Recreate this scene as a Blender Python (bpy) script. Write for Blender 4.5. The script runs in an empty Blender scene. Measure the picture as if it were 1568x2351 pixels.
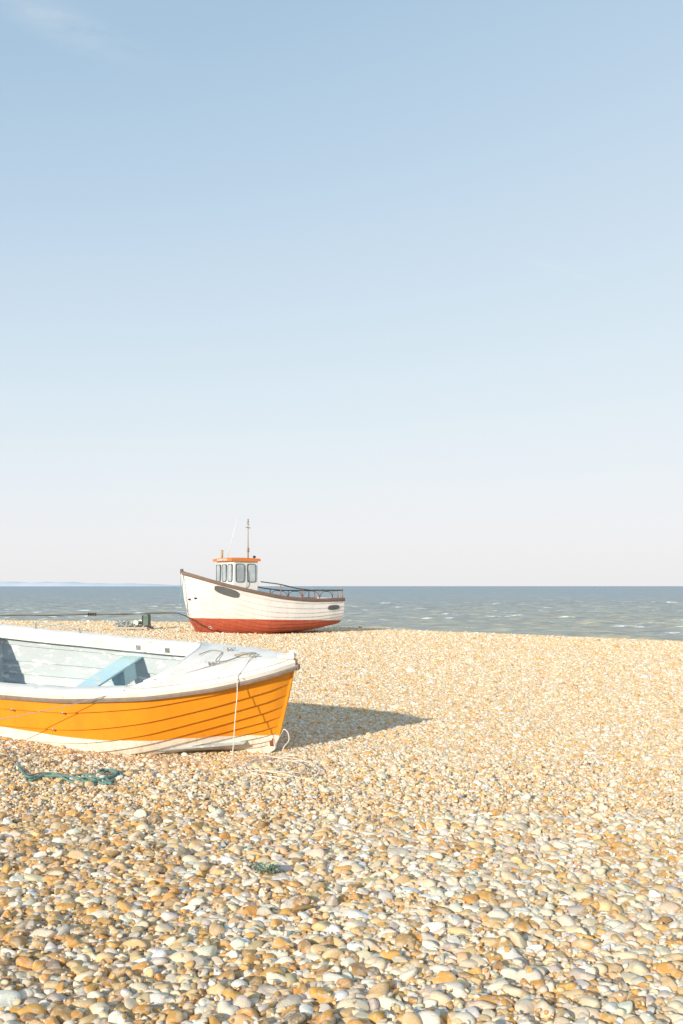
import bpy, math, random
import numpy as np
from mathutils import Vector, Matrix
random.seed(7); rng=np.random.default_rng(11)
scene=bpy.context.scene
F=2287.0; HZ=1346.0; CX=784.0; CAMH=1.6

# ------------------------------------------------------------ helpers
def lin(c):
    return tuple(((v/255.0)/12.92 if v/255.0<=0.04045 else ((v/255.0+0.055)/1.055)**2.4) for v in c)
def link(o):
    scene.collection.objects.link(o); return o
class MB:
    def __init__(s): s.v=[]; s.f=[]
    def add(s,vs,fs):
        b=len(s.v); s.v.extend([tuple(map(float,p)) for p in vs]); s.f.extend([tuple(i+b for i in f) for f in fs])
def mk(name,mb,mat,parent=None,smooth=True,bevel=0,label=None,auto=None):
    me=bpy.data.meshes.new(name); me.from_pydata(mb.v,[],mb.f); me.validate(); me.update()
    if mat: me.materials.append(mat)
    if smooth:
        me.polygons.foreach_set("use_smooth",[True]*len(me.polygons))
    o=link(bpy.data.objects.new(name,me))
    if auto:
        try: me.set_sharp_from_angle(angle=math.radians(auto))
        except Exception: pass
    if parent: o.parent=parent
    if bevel:
        m=o.modifiers.new("bevel","BEVEL"); m.width=bevel; m.segments=2; m.limit_method='ANGLE'
    if label: o["label"]=label
    return o
def box(mb,c,s,R=None):
    a,b,d=s[0]/2,s[1]/2,s[2]/2
    vs=[Vector((x*a,y*b,z*d)) for x in(-1,1) for y in(-1,1) for z in(-1,1)]
    if R is not None: vs=[R@v for v in vs]
    vs=[v+Vector(c) for v in vs]
    mb.add(vs,[(0,1,3,2),(4,6,7,5),(0,4,5,1),(2,3,7,6),(0,2,6,4),(1,5,7,3)])
def tube(mb,pts,r,n=8,closed=False):
    P=[Vector(p) for p in pts]; N=len(P)
    up=None; vs=[]
    for i in range(N):
        if closed: t=(P[(i+1)%N]-P[i-1])
        else: t=P[min(i+1,N-1)]-P[max(i-1,0)]
        t.normalize()
        if up is None:
            up=Vector((0,0,1)) if abs(t.z)<.9 else Vector((1,0,0))
        up=(up-t*up.dot(t)).normalized(); sd=t.cross(up)
        rr=r[i] if hasattr(r,'__len__') else r
        for k in range(n):
            a=2*math.pi*k/n; vs.append(P[i]+(up*math.cos(a)+sd*math.sin(a))*rr)
    fs=[]
    M=N if closed else N-1
    for i in range(M):
        j=(i+1)%N
        for k in range(n):
            k2=(k+1)%n; fs.append((i*n+k,i*n+k2,j*n+k2,j*n+k))
    if not closed:
        fs.append(tuple(range(n-1,-1,-1))); fs.append(tuple((N-1)*n+k for k in range(n)))
    mb.add(vs,fs)
def crom(pts,n=8):
    P=[Vector(p) for p in pts]; out=[]
    for i in range(len(P)-1):
        p0=P[max(i-1,0)];p1=P[i];p2=P[i+1];p3=P[min(i+2,len(P)-1)]
        for k in range(n):
            t=k/n
            out.append(0.5*((2*p1)+(p2-p0)*t+(2*p0-5*p1+4*p2-p3)*t*t+(3*p1-p0-3*p2+p3)*t**3))
    out.append(P[-1]); return out
def sweep(mb,P,Nn,U,prof,closed=True,caps=True,clampy=None):
    n=len(prof); vs=[]
    for p,nn,u in zip(P,Nn,U):
        for a,b in prof:
            v=np.array(p)+a*np.array(nn)+b*np.array(u)
            if clampy is not None and v[1]*clampy<0.001: v[1]=0.001*clampy
            vs.append(v)
    fs=[]
    for i in range(len(P)-1):
        for k in range(n if closed else n-1):
            k2=(k+1)%n; fs.append((i*n+k,i*n+k2,(i+1)*n+k2,(i+1)*n+k))
    if closed and caps:
        fs.append(tuple(range(n-1,-1,-1))); fs.append(tuple((len(P)-1)*n+k for k in range(n)))
    mb.add(vs,fs)
def grid(mb,A):
    nr,nc=A.shape[:2]
    mb.add(A.reshape(-1,3),[(i*nc+j,i*nc+j+1,(i+1)*nc+j+1,(i+1)*nc+j) for i in range(nr-1) for j in range(nc-1)])
def table(xs,ys,sm=0.04):
    X=np.linspace(xs[0],xs[-1],400); Y=np.interp(X,xs,ys)
    w=max(3,int(400*sm)); pad=3*w
    L=Y[0]-(Y[1]-Y[0])*np.arange(pad,0,-1); R=Y[-1]+(Y[-1]-Y[-2])*np.arange(1,pad+1)
    Z=np.concatenate([L,Y,R]); k=np.exp(-0.5*(np.arange(-pad,pad+1)/w)**2); k/=k.sum()
    S=np.convolve(Z,k,'same')[pad:-pad]
    S=S-(S[0]-Y[0])*np.exp(-np.arange(400)/w)-(S[-1]-Y[-1])*np.exp(-np.arange(399,-1,-1)/w)
    return lambda x: float(np.interp(x,X,S))
def empty(name,M,label,cat):
    o=link(bpy.data.objects.new(name,None)); o.matrix_world=M; o.empty_display_size=.3
    o["label"]=label; o["category"]=cat; return o
def tag(o,label,cat=None,kind=None,group=None):
    o["label"]=label
    if cat:o["category"]=cat
    if kind:o["kind"]=kind
    if group:o["group"]=group
    return o

# ------------------------------------------------------------ materials
class NT:
    def __init__(s,name):
        s.m=bpy.data.materials.new(name); s.m.use_nodes=True; s.t=s.m.node_tree; s.n=s.t.nodes; s.l=s.t.links
        s.b=s.n["Principled BSDF"]
    def new(s,t,**k):
        x=s.n.new(t)
        for a,b in k.items(): setattr(x,a,b)
        return x
    def noise(s,scale,detail=4,vec=None,rough=.55):
        x=s.new("ShaderNodeTexNoise"); x.inputs["Scale"].default_value=scale; x.inputs["Detail"].default_value=detail; x.inputs["Roughness"].default_value=rough
        if vec is not None: s.l.new(vec,x.inputs["Vector"])
        return x
    def ramp(s,fac,stops,interp='LINEAR'):
        x=s.new("ShaderNodeValToRGB"); x.color_ramp.interpolation=interp
        e=x.color_ramp.elements
        while len(e)<len(stops): e.new(.5)
        for el,(p,c) in zip(e,stops):
            el.position=p; el.color=(*c,1) if len(c)==3 else c
        s.l.new(fac,x.inputs[0]); return x
    def mix(s,fac,a,b,mode='MIX'):
        x=s.new("ShaderNodeMix",data_type='RGBA',blend_type=mode)
        for sock,v in ((x.inputs[0],fac),(x.inputs[6],a),(x.inputs[7],b)):
            if hasattr(v,'is_linked') or hasattr(v,'links'): s.l.new(v,sock)
            elif isinstance(v,(int,float)): sock.default_value=v
            else: sock.default_value=(*v,1)
        return x.outputs[2]
    def math(s,op,a,b=0.0,c=0.0):
        x=s.new("ShaderNodeMath",operation=op)
        for i,v in enumerate((a,b,c)):
            if hasattr(v,'links'): s.l.new(v,x.inputs[i])
            else: x.inputs[i].default_value=v
        return x.outputs[0]
    def bump(s,h,strength=.3,dist=.01):
        x=s.new("ShaderNodeBump"); x.inputs["Strength"].default_value=strength; x.inputs["Distance"].default_value=dist
        s.l.new(h,x.inputs["Height"]); s.l.new(x.outputs[0],s.b.inputs["Normal"]); return x
    def coord(s,which="Object"):
        return s.new("ShaderNodeTexCoord").outputs[which]
    def mapping(s,vec,scale):
        x=s.new("ShaderNodeMapping"); x.inputs["Scale"].default_value=scale; s.l.new(vec,x.inputs["Vector"]); return x.outputs[0]
def paint(name,col,dirt=(.25,.2,.15),amount=.35,rough=.5,scale=6,streak=True,chip=None,spec=.4):
    M=NT(name); co=M.coord()
    n1=M.noise(scale,6,M.mapping(co,(1,1,.35) if streak else (1,1,1)))
    f=M.ramp(n1.outputs[0],[(.42,(0,0,0)),(.8,(amount,)*3)])
    c=M.mix(f.outputs[0],col,dirt)
    n2=M.noise(scale*9,3,co)
    c=M.mix(M.ramp(n2.outputs[0],[(.3,(0,0,0)),(.7,(.12,)*3)]).outputs[0],c,tuple(v*.6 for v in col))
    if chip:
        n3=M.noise(chip[1],6,M.mapping(co,(.6,1,1.6)),.65)
        c=M.mix(M.ramp(n3.outputs[0],[(chip[2],(0,0,0)),(chip[2]+.015,(1,1,1))]).outputs[0],c,chip[0])
        M.bump(n3.outputs[0],.15,.01)
    else: M.bump(n2.outputs[0],.12,.004)
    M.l.new(c,M.b.inputs["Base Color"]); M.b.inputs["Roughness"].default_value=rough
    M.b.inputs["Specular IOR Level"].default_value=spec
    return M.m
def simple(name,col,rough=.6,metal=0,scale=20):
    M=NT(name); n=M.noise(scale,4,M.coord())
    c=M.mix(M.ramp(n.outputs[0],[(.3,(0,0,0)),(.75,(.6,)*3)]).outputs[0],col,tuple(v*.55 for v in col))
    M.l.new(c,M.b.inputs["Base Color"]); M.b.inputs["Roughness"].default_value=rough; M.b.inputs["Metallic"].default_value=metal
    M.bump(n.outputs[0],.2,.004); return M.m

def hullmat(name,top,bottom,z0,kx,dirt,wl_dirt,rough=.45,wear=.62):
    M=NT(name); co=M.coord()
    sep=M.new("ShaderNodeSeparateXYZ"); M.l.new(co,sep.inputs[0])
    n=M.noise(3,6,co)
    thr=M.math('MULTIPLY_ADD',sep.outputs[0],kx,z0)
    wob=M.math('MULTIPLY_ADD',n.outputs[0],.012,-.006)
    d=M.math('SUBTRACT',M.math('ADD',sep.outputs[2],wob),thr)
    f=M.math('MULTIPLY_ADD',d,150.0,.5)
    fc=M.new("ShaderNodeClamp"); M.l.new(f,fc.inputs[0])
    n1=M.noise(5,7,M.mapping(co,(1.2,1,.5)))
    n2=M.noise(30,5,M.mapping(co,(1,1,.3)))
    tc=M.mix(M.ramp(n1.outputs[0],[(.45,(0,0,0)),(.85,(.5,)*3)]).outputs[0],top,dirt)
    tc=M.mix(M.ramp(n2.outputs[0],[(.55,(0,0,0)),(.85,(.35,)*3)]).outputs[0],tc,tuple(v*.55 for v in top))
    bc=M.mix(M.ramp(n1.outputs[0],[(.35,(0,0,0)),(.7,(.75,)*3)]).outputs[0],bottom,wl_dirt)
    bc=M.mix(M.ramp(n2.outputs[0],[(.5,(0,0,0)),(wear,(.5,)*3)]).outputs[0],bc,tuple(v*.5 for v in wl_dirt))
    c=M.mix(fc.outputs[0],bc,tc)
    M.l.new(c,M.b.inputs["Base Color"]); M.b.inputs["Roughness"].default_value=rough
    M.bump(n2.outputs[0],.15,.004); return M.m

m_orange=hullmat("orange_hull_paint",(.80,.30,.014),(.86,.82,.74),.150,-.098,(.60,.20,.016),(.70,.62,.50),.42,.74)
m_white=paint("weathered_white_paint",(.84,.82,.78),(.52,.43,.31),.45,.5,5,False,chip=((.42,.35,.27),16,.65))
m_inner=paint("chipped_grey_blue_paint",(.50,.57,.61),(.42,.44,.43),.5,.6,4,False,chip=((.80,.79,.75),9,.575))
m_blue=paint("pale_blue_paint",(.48,.72,.79),(.56,.58,.54),.45,.55,7,False,chip=((.74,.72,.64),14,.59))
m_rub=simple("grey_brown_rubbing_strip",(.27,.21,.17),.7)
m_metal=simple("dull_galvanised_metal",(.45,.44,.42),.45,.7)
m_rust=simple("rusty_iron",(.26,.09,.03),.85,.1,40)
m_rope=simple("bleached_rope",(.78,.72,.62),.9,0,120)
m_grope=simple("faded_green_rope",(.16,.30,.26),.9,0,120)
m_cable=simple("dark_tarred_rope",(.12,.10,.06),.85,0,60)
m_wood=simple("weathered_wood",(.30,.23,.16),.85,0,14)
m_dark=simple("dark_rubber",(.045,.05,.055),.6)

# ------------------------------------------------------------ terrain
def sst(a,b,x):
    t=np.clip((x-a)/(b-a),0,1); return t*t*(3-2*t)
def splus(x,k): return k*np.log1p(np.exp(np.clip(x/k,-40,40)))
def gz(x,y):
    x=np.asarray(x,float); y=np.asarray(y,float)
    rise=0.145*splus(-(x+2.05),.3); rise=np.minimum(rise,.42)*sst(6.5,9.3,y)*(1-.72*sst(13,20,y))
    und=.025*np.sin(x*.9+y*.35)*np.sin(y*.55-x*.2)+.02*np.sin(x*.31-1.2+y*.12)
    und=und*sst(9.6,14,y)*(1-.7*sst(20,27,y))+.012*np.sin(x*2.1+y*1.3)*np.sin(y*1.7-x)*(1-.7*sst(20,27,y))
    scour=-.035*np.exp(-((x+1.0)/.75)**2-((y-9.25)/.45)**2)
    yc=np.interp(x,[-400,-30,-15,-5,0,5,10,20,400],[160,50,44.5,42,40.0,35.5,30.5,23,-40])
    d=.17*splus(y-yc,1.0); d=np.minimum(d,9)
    return rise+und+scour-d
def gzf(x,y): return float(gz(x,y))

def sheet(name,A,mat):
    nr,nc=A.shape[:2]; me=bpy.data.meshes.new(name)
    i,j=np.meshgrid(np.arange(nr-1),np.arange(nc-1),indexing='ij'); a=(i*nc+j).ravel()
    f=np.stack([a,a+1,a+nc+1,a+nc],-1)
    me.vertices.add(nr*nc); me.vertices.foreach_set("co",A.reshape(-1).astype('f'))
    me.loops.add(f.size); me.loops.foreach_set("vertex_index",f.ravel().astype('i'))
    me.polygons.add(len(f)); me.polygons.foreach_set("loop_start",(np.arange(len(f))*4).astype('i'))
    me.polygons.foreach_set("use_smooth",[True]*len(f))
    me.update(calc_edges=True); me.materials.append(mat)
    return link(bpy.data.objects.new(name,me))

# pebble palette (albedo)
PAL=[((.80,.73,.61),.24),((.75,.62,.45),.19),((.72,.50,.26),.19),((.68,.36,.10),.14),((.44,.26,.11),.05),
     ((.54,.49,.43),.10),((.86,.82,.75),.08),((.28,.22,.16),.01)]
PC=np.array([p[0] for p in PAL]); PW=np.array([p[1] for p in PAL]); PW/=PW.sum()

M=NT("shingle"); co=M.coord()
vor=M.new("ShaderNodeTexVoronoi"); vor.inputs["Scale"].default_value=30; M.l.new(co,vor.inputs["Vector"])
sepc=M.new("ShaderNodeSeparateColor"); M.l.new(vor.outputs["Color"],sepc.inputs[0])
st=[];acc=0
for c,w in zip(PC,PW): st.append((acc,tuple(c))); acc+=w
r=M.ramp(sepc.outputs[0],st,'CONSTANT')
big=M.noise(.35,4,M.mapping(co,(1,.5,1)))
c=M.mix(M.ramp(big.outputs[0],[(.3,(.1,.1,.1)),(.7,(.45,)*3)]).outputs[0],r.outputs[0],(.82,.58,.31))
c=M.mix(M.ramp(vor.outputs["Distance"],[(.4,(0,0,0)),(.8,(.7,)*3)]).outputs[0],c,(.42,.31,.19))  # shade in the gaps between stones, painted as darker cell edges
M.l.new(c,M.b.inputs["Base Color"]); M.b.inputs["Roughness"].default_value=.85; M.b.inputs["Specular IOR Level"].default_value=.2
inv=M.math('SUBTRACT',1.0,vor.outputs["Distance"])
M.bump(inv,1.0,.03); m_shingle=M.m

u=np.linspace(-1,1,420); xs=np.sinh(u*6.2)/np.sinh(6.2)*6000+ u*18
ys=np.concatenate([np.linspace(-400,-5,20),np.linspace(-4,60,420),np.geomspace(61,20000,60)])
X_,Y_=np.meshgrid(xs,ys); ground=sheet("ground",np.stack([X_,Y_,gz(X_,Y_)],-1),m_shingle); tag(ground,"pale golden shingle beach of small rounded pebbles",None,"structure")

# ------------------------------------------------------------ pebbles
def make_pebble(i,sub):
    import bmesh
    bm=bmesh.new(); bmesh.ops.create_icosphere(bm,subdivisions=sub,radius=1)
    ph=rng.uniform(0,6.28,(6,3)); fr=rng.uniform(.8,2.8,(6,3)); am=rng.uniform(.03,.14,6)
    cuts=[(Vector(rng.normal(size=3)).normalized(),rng.uniform(.55,.9)) for _ in range(rng.integers(3,8))]
    for v in bm.verts:
        p=v.co.copy(); d=0
        for k in range(6): d+=am[k]*math.sin(p.x*fr[k,0]+ph[k,0])*math.sin(p.y*fr[k,1]+ph[k,1]+p.z*fr[k,2])
        p=p*(1+d*1.4)
        for nn,q in cuts:
            t=p.dot(nn)
            if t>q: p=p-nn*(t-q)*.72
        v.co=p*1.06
    me=bpy.data.meshes.new("pebble_%d"%i); bm.to_mesh(me); bm.free()
    me.polygons.foreach_set("use_smooth",[True]*len(me.polygons)); return me
M=NT("flint_pebble"); at=M.new("ShaderNodeAttribute",attribute_type='INSTANCER',attribute_name="pcol")
oi=M.new("ShaderNodeObjectInfo"); co=M.coord()
va=M.new("ShaderNodeVectorMath",operation='ADD'); cmb=M.new("ShaderNodeCombineXYZ")
rr=M.math('MULTIPLY',oi.outputs["Random"],57.0)
for k in range(3): M.l.new(rr,cmb.inputs[k])
M.l.new(co,va.inputs[0]); M.l.new(cmb.outputs[0],va.inputs[1])
n=M.noise(1.3,5,va.outputs[0],.6); n2=M.noise(9,4,va.outputs[0])
c=M.mix(M.ramp(n.outputs[0],[(.48,(0,0,0)),(.60,(.5,)*3)]).outputs[0],at.outputs["Color"],(.80,.69,.53))
c=M.mix(M.ramp(n2.outputs[0],[(.5,(0,0,0)),(.70,(.45,)*3)]).outputs[0],c,(.48,.30,.14))
M.l.new(c,M.b.inputs["Base Color"]); M.b.inputs["Roughness"].default_value=.7; M.b.inputs["Specular IOR Level"].default_value=.2
M.bump(n2.outputs[0],.35,.07); m_peb=M.m
def src(name,sub,cnt):
    col=bpy.data.collections.new(name)
    for i in range(cnt):
        me=make_pebble(i,sub); me.materials.append(m_peb); col.objects.link(bpy.data.objects.new("pebble_%02d"%i,me))
    return col
def scatter(name,P,R,S,C,I,col):
    me=bpy.data.meshes.new(name); me.vertices.add(len(P)); me.vertices.foreach_set("co",P.astype('f').ravel())
    for nm,arr in(("rot",R),("scl",S),("pcol",C)):
        a=me.attributes.new(nm,'FLOAT_VECTOR','POINT'); a.data.foreach_set("vector",arr.astype('f').ravel())
    a=me.attributes.new("idx",'INT','POINT'); a.data.foreach_set("value",I.astype('i'))
    o=link(bpy.data.objects.new(name,me))
    ng=bpy.data.node_groups.new(name,"GeometryNodeTree")
    ng.interface.new_socket("Geometry",in_out='INPUT',socket_type='NodeSocketGeometry')
    ng.interface.new_socket("Geometry",in_out='OUTPUT',socket_type='NodeSocketGeometry')
    N=ng.nodes; gi=N.new("NodeGroupInput"); go=N.new("NodeGroupOutput"); ip=N.new("GeometryNodeInstanceOnPoints"); ci=N.new("GeometryNodeCollectionInfo")
    ci.inputs["Collection"].default_value=col; ci.inputs["Separate Children"].default_value=True; ci.inputs["Reset Children"].default_value=True
    def na(nm,t):
        x=N.new("GeometryNodeInputNamedAttribute"); x.data_type=t; x.inputs["Name"].default_value=nm
        return x.outputs["Attribute"]
    L=ng.links; L.new(gi.outputs[0],ip.inputs["Points"]); L.new(ci.outputs[0],ip.inputs["Instance"]); ip.inputs["Pick Instance"].default_value=True
    L.new(na("idx",'INT'),ip.inputs["Instance Index"]); L.new(na("scl",'FLOAT_VECTOR'),ip.inputs["Scale"])
    e=N.new("FunctionNodeEulerToRotation"); L.new(na("rot",'FLOAT_VECTOR'),e.inputs[0]); L.new(e.outputs[0],ip.inputs["Rotation"])
    L.new(ip.outputs[0],go.inputs[0])
    m=o.modifiers.new("scatter","NODES"); m.node_group=ng
    return o
def colours(x,y):
    n=len(y); w=np.tile(PW,(n,1)); far=sst(5.5,10,y)
    w[:,2]*=1+1.3*far; w[:,3]*=1+.5*far; w[:,1]*=1+.6*far; w[:,5]*=1-.6*far; w[:,7]*=1-.7*far; w[:,0]*=1+.4*far; w[:,4]*=1-.4*far
    br=np.clip((.2-x)/1.5,0,1)*(1-sst(5.5,9,y))
    w[:,3]*=1+1.6*br; w[:,4]*=1+4*br; w[:,7]*=1+9*br; w[:,0]*=1-.4*br; w[:,2]*=1+.5*br
    cw=np.cumsum(w,1); cw/=cw[:,-1:]; k=(rng.random((n,1))>cw).sum(1); k=np.minimum(k,len(PC)-1)
    c=PC[k]*rng.normal(1,.10,(n,1))*rng.normal(1,.035,(n,3))*(1+.08*far)[:,None]; return np.clip(c,.03,.9)
amean=lambda y: np.interp(y,[3,4.5,6,7.5,9.5,26],[.0240,.0212,.0175,.0148,.0130,.0165])
cell=.007; X0=-5.4; Y0=2.9; nx=int(10.8/cell); ny=int(7.4/cell)
H=np.zeros((ny,nx),np.float32)
fade=lambda y: 1-sst(6.2,9.2,y)
yy=np.linspace(3.1,9.2,700); wid=2*(.343*yy+1.0); dens=1.4*wid/(np.pi*amean(yy)**2*.6*1.15)*fade(yy)
N1=int(dens.mean()*6.1); cdf=np.cumsum(dens); cdf/=cdf[-1]
ys1=np.interp(rng.random((N1,4)),cdf,yy); xs1=rng.uniform(-1,1,(N1,4))*(.343*ys1+1.0)
A=amean(ys1[:,0])*np.exp(rng.normal(0,.46,N1)); A=np.clip(A,.007,.058)*(1+.25*(1-fade(ys1[:,0])))
Bx=A*rng.uniform(.60,.95,N1); Cz=A*rng.uniform(.42,.74,N1)
kern={}
def K(r):
    if r not in kern:
        g=np.arange(-r,r+1)/(r+.35); q=g[:,None]**2+g[None,:]**2
        k=np.sqrt(np.clip(1-q,0,1)).astype(np.float32); kern[r]=(k,(q<.55),(q<1))
    return kern[r]
P1=np.zeros((N1,3))
for i in range(N1):
    r=max(1,int(round(math.sqrt(A[i]*Bx[i])/cell-.35)))
    best=None
    for q in range(4):
        x=xs1[i,q];y=ys1[i,q]; ix=int((x-X0)/cell); iy=int((y-Y0)/cell)
        if ix-r<0 or iy-r<0 or ix+r+1>nx or iy+r+1>ny: continue
        h=H[iy,ix]
        if best is None or h<best[0]: best=(h,x,y,ix,iy)
    if best is None: P1[i]=(0,0,-50); continue
    _,x,y,ix,iy=best; k,mi,mo=K(r); sub=H[iy-r:iy+r+1,ix-r:ix+r+1]
    c=float(Cz[i]); zc=float((sub+c*k)[mi].max())-.34*c
    zc=min(zc,.040)
    new=(zc+c*k); np.copyto(sub,np.maximum(sub,new),where=mo)
    P1[i]=(x,y,zc)
ZOFF=.036
P1[:,2]+=gz(P1[:,0],P1[:,1])-ZOFF
R1=np.stack([rng.normal(0,.28,N1),rng.normal(0,.28,N1),rng.uniform(0,6.28,N1)],-1)
S1=np.stack([A,Bx,Cz],-1)
pebcol=src("pebble_shapes",3,20)
pn=scatter("pebbles",P1,R1,S1,colours(P1[:,0],P1[:,1]),rng.integers(0,20,N1),pebcol)
tag(pn,"loose mixed flint pebbles in cream, grey and orange","pebbles","stuff")
rows=[];y=3.2
while y<45:
    a=float(np.interp(y,[3.2,5.6,9.5,26,45],[.0085,.0115,.0130,.0195,.032])); sp=a*float(np.interp(y,[9,14,26],[1.65,1.75,1.95])); w=.343*y+1.2
    x=np.arange(-w,w,sp)+rng.uniform(-.5,.5)*sp
    keep=rng.random(len(x))<max(float(sst(5.2,8.2,y)),.30); x=x[keep]
    rs=float(np.interp(y,[9,14,27,45],[.88,1.05,1.9,3.0]))
    rows.append(np.stack([x+rng.uniform(-.42,.42,len(x))*sp,np.full(len(x),y)+rng.uniform(-.5,.5,len(x))*sp*rs,np.full(len(x),a)],-1)); y+=sp*rs
Q=np.concatenate(rows)
yc_=np.interp(Q[:,0],[-30,-15,-5,0,5,10,20],[50,44.5,42,40.0,35.5,30.5,23]); Q=Q[Q[:,1]<yc_+3]
ixs=np.clip(((Q[:,0]-X0)/cell).astype(int),0,nx-1); iys=np.clip(((Q[:,1]-Y0)/cell).astype(int),0,ny-1)
hh_=np.where(Q[:,1]<10,H[iys,ixs],0)
kp=(Q[:,1]>7.0)|(hh_<.036)|(rng.random(len(Q))<.12); Q=Q[kp]; hh_=hh_[kp]
N2=len(Q); A2=Q[:,2]*np.exp(rng.normal(0,.38,N2))
lift=np.maximum(hh_-ZOFF,np.where(Q[:,1]<7,-.02,-.004))
P2=np.stack([Q[:,0],Q[:,1],gz(Q[:,0],Q[:,1])+lift+rng.uniform(-.1,.7,N2)*Q[:,2]],-1)
S2=np.stack([A2,A2*rng.uniform(.62,.95,N2),A2*rng.uniform(.5,.8,N2)],-1)
R2=np.stack([rng.normal(0,.35,N2),rng.normal(0,.35,N2),rng.uniform(0,6.28,N2)],-1)
pc2=src("fine_pebble_shapes",2,12)
pf=scatter("fine_shingle",P2,R2,S2,colours(Q[:,0],np.maximum(Q[:,1],7.0)),rng.integers(0,12,N2),pc2)
tag(pf,"fine golden and cream shingle covering the beach","shingle","stuff")

# ------------------------------------------------------------ sea
M=NT("sea_water"); co=M.coord(); sp=M.new("ShaderNodeSeparateXYZ"); M.l.new(co,sp.inputs[0])
zone=M.ramp(M.math('DIVIDE',sp.outputs[1],1200.0),[(.05,lin((186,182,158))),(.10,lin((178,180,168))),(.2,lin((166,174,174))),(.45,lin((156,172,179))),(1.0,lin((148,170,182)))])
nb=M.noise(1,5,M.mapping(co,(.010,.06,1)),.6)
nw=M.noise(1,8,M.mapping(co,(.22,1.1,1)),.74)
c=M.mix(M.ramp(nb.outputs[0],[(.44,(0,0,0)),(.60,(.45,)*3)]).outputs[0],zone.outputs[0],lin((182,172,146)))
c=M.mix(M.ramp(nw.outputs[0],[(.44,(0,0,0)),(.60,(.75,)*3)]).outputs[0],c,lin((122,130,134)))
nf=M.noise(1,8,M.mapping(co,(.15,.26,1)),.70); nf2=M.noise(1,2,M.mapping(co,(.04,.10,1)))
fm=M.math('MULTIPLY',M.ramp(nf.outputs[0],[(.588,(0,0,0)),(.615,(1,1,1))]).outputs[0],M.ramp(nf2.outputs[0],[(.46,(0,0,0)),(.53,(1,1,1))]).outputs[0])
c=M.mix(fm,c,(.97,.97,.97))
M.l.new(c,M.b.inputs["Base Color"]); M.b.inputs["Roughness"].default_value=.42; M.b.inputs["IOR"].default_value=1.33
M.b.inputs["Specular IOR Level"].default_value=.3
nb2=M.noise(1,6,M.mapping(co,(.8,2.2,1)),.65)
M.bump(nb2.outputs[0],.8,.18); m_sea=M.m
ks=np.linspace(-1.2,1.2,700); ysea=np.concatenate([np.arange(42,260,.36),np.geomspace(260.5,26000,220)])
Kx,Yy=np.meshgrid(ks,ysea); Xx=Kx*Yy
Z=np.zeros_like(Xx)
for _ in range(60):
    lam=rng.uniform(1.3,4.6); th=rng.normal(-1.65,.38); ph=rng.uniform(0,6.28)
    k=2*np.pi/lam; Z+=.0040*lam*np.sin(k*(Xx*np.cos(th)+Yy*np.sin(th))+ph)
Z=(np.exp(Z*4)-1)/4
Z*=1-sst(180,500,Yy)
sea=sheet("sea",np.stack([Xx,Yy,Z],-1),m_sea); sea.location.z=-2.6; tag(sea,"choppy grey green sea with small whitecaps",None,"structure")

# distant headland, aerial haze painted into its pale base colour
M=NT("headland_painted_haze"); M.l.new(M.mix(M.noise(.002,4,M.coord()).outputs[0],lin((198,210,222)),lin((208,216,226))),M.b.inputs["Base Color"]); M.b.inputs["Roughness"].default_value=1; M.b.inputs["Specular IOR Level"].default_value=0
mb=MB(); n=160; D=14000.0; vs=[]
for i in range(n+1):
    px=-500+1000*i/n
    x=(px-CX)/F*D; e=max(0.0,min(1.0,(430-px)/420.0))
    h=78*e**.6*(.85+.10*math.sin(i*.21)+.06*math.sin(i*.57+1))
    vs+= [(x,D,-8),(x,D+200,h*.75),(x,D+900,h),(x,D+2500,-8)]
fs=[(i*4+k,(i+1)*4+k,(i+1)*4+k+1,i*4+k+1) for i in range(n) for k in range(3)]
mb.add(vs,fs); hill=mk("hill",mb,M.m); tag(hill,"low hazy blue headland far across the water",None,"structure")

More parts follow.
